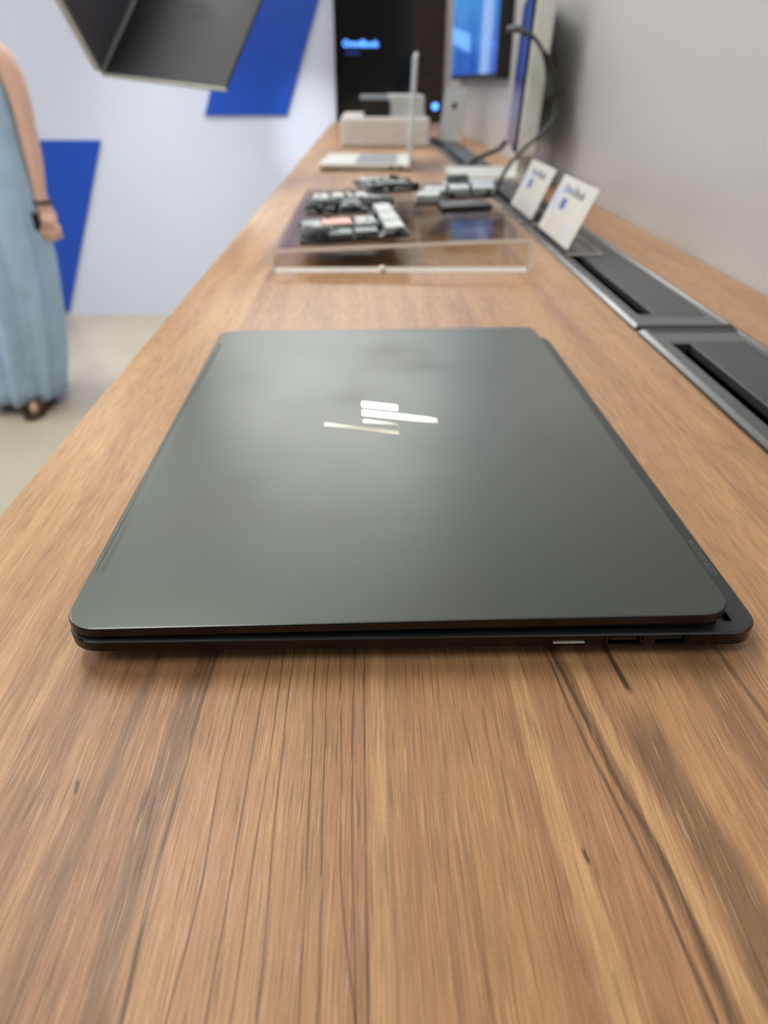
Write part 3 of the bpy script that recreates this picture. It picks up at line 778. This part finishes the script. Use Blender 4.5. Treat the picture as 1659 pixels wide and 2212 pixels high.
bm = bmesh.new(); slab(bm, .004, .236, -.0035, .0, .0008, [(0, -.0115), (0, -.0005)], n=2); xform(bm, frame((0,0,0), w, u, nb)); obj('side_edge', bm, M['palegrey'], hl)
for q in (u*(Lh-.01)+v*.02-nl*.003, u*(Lh-.01)+v*(Wd-.02)-nl*.003, u*(Lh-.02)+w*.2-nb*.004):
    bm = bmesh.new(); tube(bm, [q, Vector((q.x, q.y, CZ-Cn.z))], .0008, 6); obj('suspension_wire', bm, M['wire'], hl)

# ------------------------------------------------------------------ person
PX, PY = -1.405, 2.98
per = thing('person', 'person in a long pale blue sleeveless dress standing at the left edge, arm hanging down', 'person', (PX, PY, 0))
sk = []; ed = []
def node(x, y, z, r, par=None, r2=None):
    sk.append(((x, y, z), (r, r2 or r)));
    if par is not None: ed.append((par, len(sk)-1))
    return len(sk)-1
pel = node(0, 0, .86, .125, None, .105)
wa = node(0, 0, 1.02, .105, pel, .085); chs = node(0, 0, 1.16, .125, wa, .095); ush = node(0, .005, 1.265, .095, chs, .075)
nk = node(0, .010, 1.335, .042, ush, .042); nk2 = node(0, .006, 1.372, .040, nk, .042)
h1 = node(0, -.022, 1.430, .060, nk2, .078); h2 = node(0, -.012, 1.487, .086, h1, .102); h3 = node(0, -.004, 1.548, .080, h2, .094)
def arm(s, pts, hand=True):
    last = ush
    sh = node(s*.085, .005, 1.272, .060, ush); last = sh
    for (x, z, r, y) in pts: last = node(x, y, z, r, last)
    return last
wr = arm(1, [(.165,1.262,.046,0), (.187,1.19,.042,0), (.197,1.115,.037,0), (.197,1.035,.035,0), (.2,.94,.033,-.004), (.199,.86,.028,-.008), (.196,.812,.0235,-.012)])
wl = arm(-1, [(-.165,1.262,.046,0), (-.19,1.19,.042,0), (-.20,1.115,.037,0), (-.205,1.035,.035,0), (-.20,.94,.032,-.02), (-.19,.86,.028,-.04), (-.185,.812,.0235,-.05)])
def hand(w_, s, ox, oy, oz):
    pm = node(ox+s*.002, oy-.004, oz-.030, .030, w_, .018); pm2 = node(ox+s*.006, oy-.010, oz-.062, .036, pm, .017)
    for k, (dx, ln) in enumerate(((-.026,.9), (-.008,1.0), (.011,.95), (.030,.75))):
        a = node(ox+s*(dx+.008), oy-.016, oz-.092, .0108, pm2)
        b = node(ox+s*(dx*1.05+.010), oy-.022, oz-.092-.026*ln, .0098, a)
        c = node(ox+s*(dx*1.02+.008), oy-.012, oz-.092-.044*ln, .0090, b)
        node(ox+s*(dx+.004), oy+.004, oz-.092-.050*ln, .0080, c)
    a = node(ox-s*.036, oy-.014, oz-.050, .0125, pm); b = node(ox-s*.050, oy-.022, oz-.078, .0108, a); node(ox-s*.052, oy-.018, oz-.104, .0090, b)
hand(wr, 1, .208, -.012, .800)
hand(wl, -1, -.185, -.05, .800)
def leg(s, x, y):
    hp = node(s*.085, 0, .80, .085, pel); kn = node(x*.9, y*.4-.01, .46, .055, hp); cf = node(x, y*.7+.01, .30, .048, kn)
    an = node(x, y+.015, .085, .031, cf); ft = node(x, y-.07, .042, .032, an, .022); node(x, y-.135, .026, .026, ft, .013)
leg(1, .045, -.035); leg(-1, -.10, .10)
me = bpy.data.meshes.new('body'); me.from_pydata([s[0] for s in sk], ed, [])
body = link(bpy.data.objects.new('body', me)); body.parent = per
md = body.modifiers.new('skin', 'SKIN'); md.use_smooth_shade = True
for i, s in enumerate(sk): me.skin_vertices[0].data[i].radius = s[1]
me.skin_vertices[0].data[0].use_root = True
sb = body.modifiers.new('sub', 'SUBSURF'); sb.levels = 2; sb.render_levels = 2
bpy.context.view_layer.update()
m2 = bpy.data.meshes.new_from_object(body.evaluated_get(bpy.context.evaluated_depsgraph_get()))
body.modifiers.clear(); body.data = m2; m2.materials.clear(); m2.materials.append(M['skin'])
for p in m2.polygons: p.use_smooth = True; p.material_index = 0
# face details
def ball(nm, c, r, m, par, s=(1,1,1)):
    bm = bmesh.new(); bmesh.ops.create_uvsphere(bm, u_segments=16, v_segments=12, radius=r); xform(bm, Matrix.Translation(c) @ Matrix.Diagonal((*s, 1))); return obj(nm, bm, m, par, smooth=True)
for s in (-1, 1):
    ball('eye', (s*.029, -.0935, 1.490), .0095, M['white'], per, (1, .6, .65)); ball('ear', (s*.074, .0, 1.487), .026, M['skin'], per, (.35, .6, 1))
    ball('iris', (s*.029, -.0985, 1.490), .0046, M['hair'], per, (1, .5, 1))
ball('nose', (0, -.097, 1.466), .012, M['skin'], per, (.8, 1.1, 1.5)); ball('mouth', (0, -.087, 1.434), .015, M['copper'], per, (1.1, .5, .38))
bm = bmesh.new(); rings = []
for z, rx, ry, oy in ((1.608,.012,.012,.004),(1.602,.045,.05,.006),(1.585,.070,.080,.010),(1.553,.082,.092,.014),(1.50,.084,.084,.032),(1.44,.082,.066,.050),(1.38,.074,.045,.055),(1.30,.066,.03,.060),(1.24,.05,.018,.07)):
    rings.append([(rx*math.cos(2*PI*k/24), oy+ry*math.sin(2*PI*k/24), z) for k in range(24)])
stack(bm, rings[::-1]); obj('hair', bm, M['hair'], per, smooth=True)
# dress
bm = bmesh.new(); rings = []
prof = [(.055,.150,.135,-.03),(.10,.150,.135,-.028),(.22,.165,.14,-.015),(.374,.182,.145,-.008),(.50,.188,.15,-.004),(.588,.190,.152,0),(.70,.186,.150,-.004),(.80,.180,.145,-.003),(.88,.174,.138,-.002),(.96,.168,.125,0),(1.03,.164,.112,0),(1.10,.160,.112,0),(1.16,.154,.115,0),(1.20,.138,.106,0),(1.225,.132,.096,0)]
NS = 120
for z, rx, ry, ox in prof:
    f = max(0, min(1, (1.0-z)/.8)); ring_ = []
    rxL = rx*(1+.35*f)            # the hem swings out on the far side
    for k in range(NS):
        a = 2*PI*k/NS
        fold = 1+f*(.11*math.sin(9*a+1.2+z*1.2)+.06*math.sin(17*a+.5-z*2)+.02*math.sin(29*a))
        cx = rx if math.cos(a) > 0 else rxL
        ring_.append((ox+cx*math.cos(a)*(1+(fold-1)*.7), ry*(1+.25*f)*math.sin(a)*fold, z+.006*math.sin(5*a)*(1 if z < .06 else 0)))
    rings.append(ring_)
stack(bm, rings, cap=False, smooth=True)
ds = obj('dress', bm, M['dress'], per, smooth=True)
so = ds.modifiers.new('solid', 'SOLIDIFY'); so.thickness = .003
for s in (-1, 1):
    bm = bmesh.new(); tube(bm, spline([(s*.085,-.088,1.218),(s*.090,-.064,1.275),(s*.092,-.036,1.318),(s*.092,.005,1.338),(s*.09,.045,1.312),(s*.085,.086,1.22)]), .0065, 8); obj('shoulder_strap', bm, M['dress'], per, smooth=True)
# bracelet, sandals
bm = bmesh.new()
for k in range(16):
    a = 2*PI*k/16; b2 = bmesh.new(); bmesh.ops.create_uvsphere(b2, u_segments=8, v_segments=6, radius=.0078)
    xform(b2, Matrix.Translation((.203+.0275*math.cos(a), -.013+.025*math.sin(a), .795))); me = bpy.data.meshes.new('t'); b2.to_mesh(me); b2.free(); bm.from_mesh(me); bpy.data.meshes.remove(me)
tag(obj('bracelet', bm, M['bead'], per, smooth=True), 'dark beaded bracelet')
for x, y in ((.045, -.035), (-.10, .10)):
    bm = bmesh.new(); P = [(x+dx, y+dy) for dx, dy in ((-.03,.04),(-.03,-.06),(-.038,-.12),(-.025,-.165),(.0,-.175),(.025,-.165),(.038,-.12),(.03,-.06),(.03,.04),(.015,.06),(-.015,.06))]
    stack(bm, [[(a, b, .0005) for a, b in P], [(a, b, .016) for a, b in P]]); sd = obj('sandal', bm, M['leather'], per)
    bm = bmesh.new(); tube(bm, spline([(x-.036,y-.10,.012),(x-.025,y-.10,.05),(x,y-.10,.062),(x+.025,y-.10,.05),(x+.036,y-.10,.012)]), .009, 8); obj('strap', bm, M['leather'], sd, smooth=True)
ph = thing('phone', 'small dark phone held in the hand of the person in the blue dress', 'phone', (PX+.166, PY-.036, .726), (0, math.radians(8), 0))
bm = bmesh.new(); slab(bm, -.028, .020, -.014, .004, .004, [(0, -.022), (0, .036)], n=3); obj('phone_body', bm, M['black'], ph)

# ------------------------------------------------------------------ lamps
M['lamp_fill'] = mat('fill_lamp_diffuser', (240,240,236), .5, emit=(255,250,242), estr=.9)
def lamp(x, y, sx, sy, label, m='lamp'):
    t_ = thing('ceiling_light', label, 'ceiling light', (x, y, CZ), group='ceiling light panels')
    obj('frame', bbox(-sx/2-.02, sx/2+.02, -sy/2-.02, sy/2+.02, -.02, -.0005), M['lampbody'], t_)
    obj('diffuser', bbox(-sx/2, sx/2, -sy/2, sy/2, -.024, -.0202), M[m], t_)
    return t_
for x, y in ((-.7, 1.3), (-1.3, -.5), (-2.2, 2.4), (-3.2, .9), (-3.2, 2.9)):
    lamp(x, y, .5, 1.1, 'bright rectangular ceiling light panel above the aisle')
lamp(-.15, 3.0, .9, 1.5, 'wide dim fill panel added above the far half of the counter', 'lamp_fill')  # added fill, lifts the computer's shadow on the right wall
ws = thing('wall_light', 'long bright linear light along the top of the far wall', 'wall light', (.2, WY-.014, 2.60))
obj('housing', bbox(-2.1, .185, -.05, 0, -.185, .066), M['lampbody'], ws)
obj('diffuser', bbox(-2.09, .180, -.054, -.0505, -.180, .063), M['lampstrip'], ws)
# two ceiling spots: one on the far end of the counter, one on the floor in front of the far wall
def spot(loc, aim, watt, deg, label):
    sp = thing('spot_light', label, 'spot light', loc)
    bm = bmesh.new(); cyl(bm, (0, 0, 0), .035, -.05, .059, 20); obj('spot_body', bm, M['lampbody'], sp)
    ld = bpy.data.lights.new('spot', 'SPOT'); ld.energy = watt; ld.spot_size = math.radians(deg); ld.spot_blend = 1.0; ld.shadow_soft_size = .04
    lo = link(bpy.data.objects.new('spot_lamp', ld)); lo.parent = sp; lo.location = (0, 0, -.06)
    lo.rotation_euler = (Vector(aim)-Vector(loc)-Vector((0, 0, -.06))).to_track_quat('-Z', 'Y').to_euler()
spot((-.9, 2.9, CZ-.06), (-.235, 4.33, .90), 150, 15, 'small ceiling spot light aimed at the far end of the counter')
spot((-1.05, 3.55, CZ-.06), (-.95, 4.0, 0), 92, 58, 'small ceiling spot light aimed at the floor before the far wall')

w_ = bpy.data.worlds.new('world'); SC.world = w_; w_.use_nodes = True
bg = w_.node_tree.nodes['Background']; bg.inputs[0].default_value = srgb(222,228,238); bg.inputs[1].default_value = .8

SC.view_settings.view_transform = 'Standard'; SC.view_settings.look = 'None'; SC.view_settings.gamma = 1
SC.view_settings.exposure = 0.6
SC.cycles.use_denoising = True
SC.cycles.max_bounces = 8; SC.cycles.transparent_max_bounces = 16
SC.cycles.sample_clamp_indirect = 6
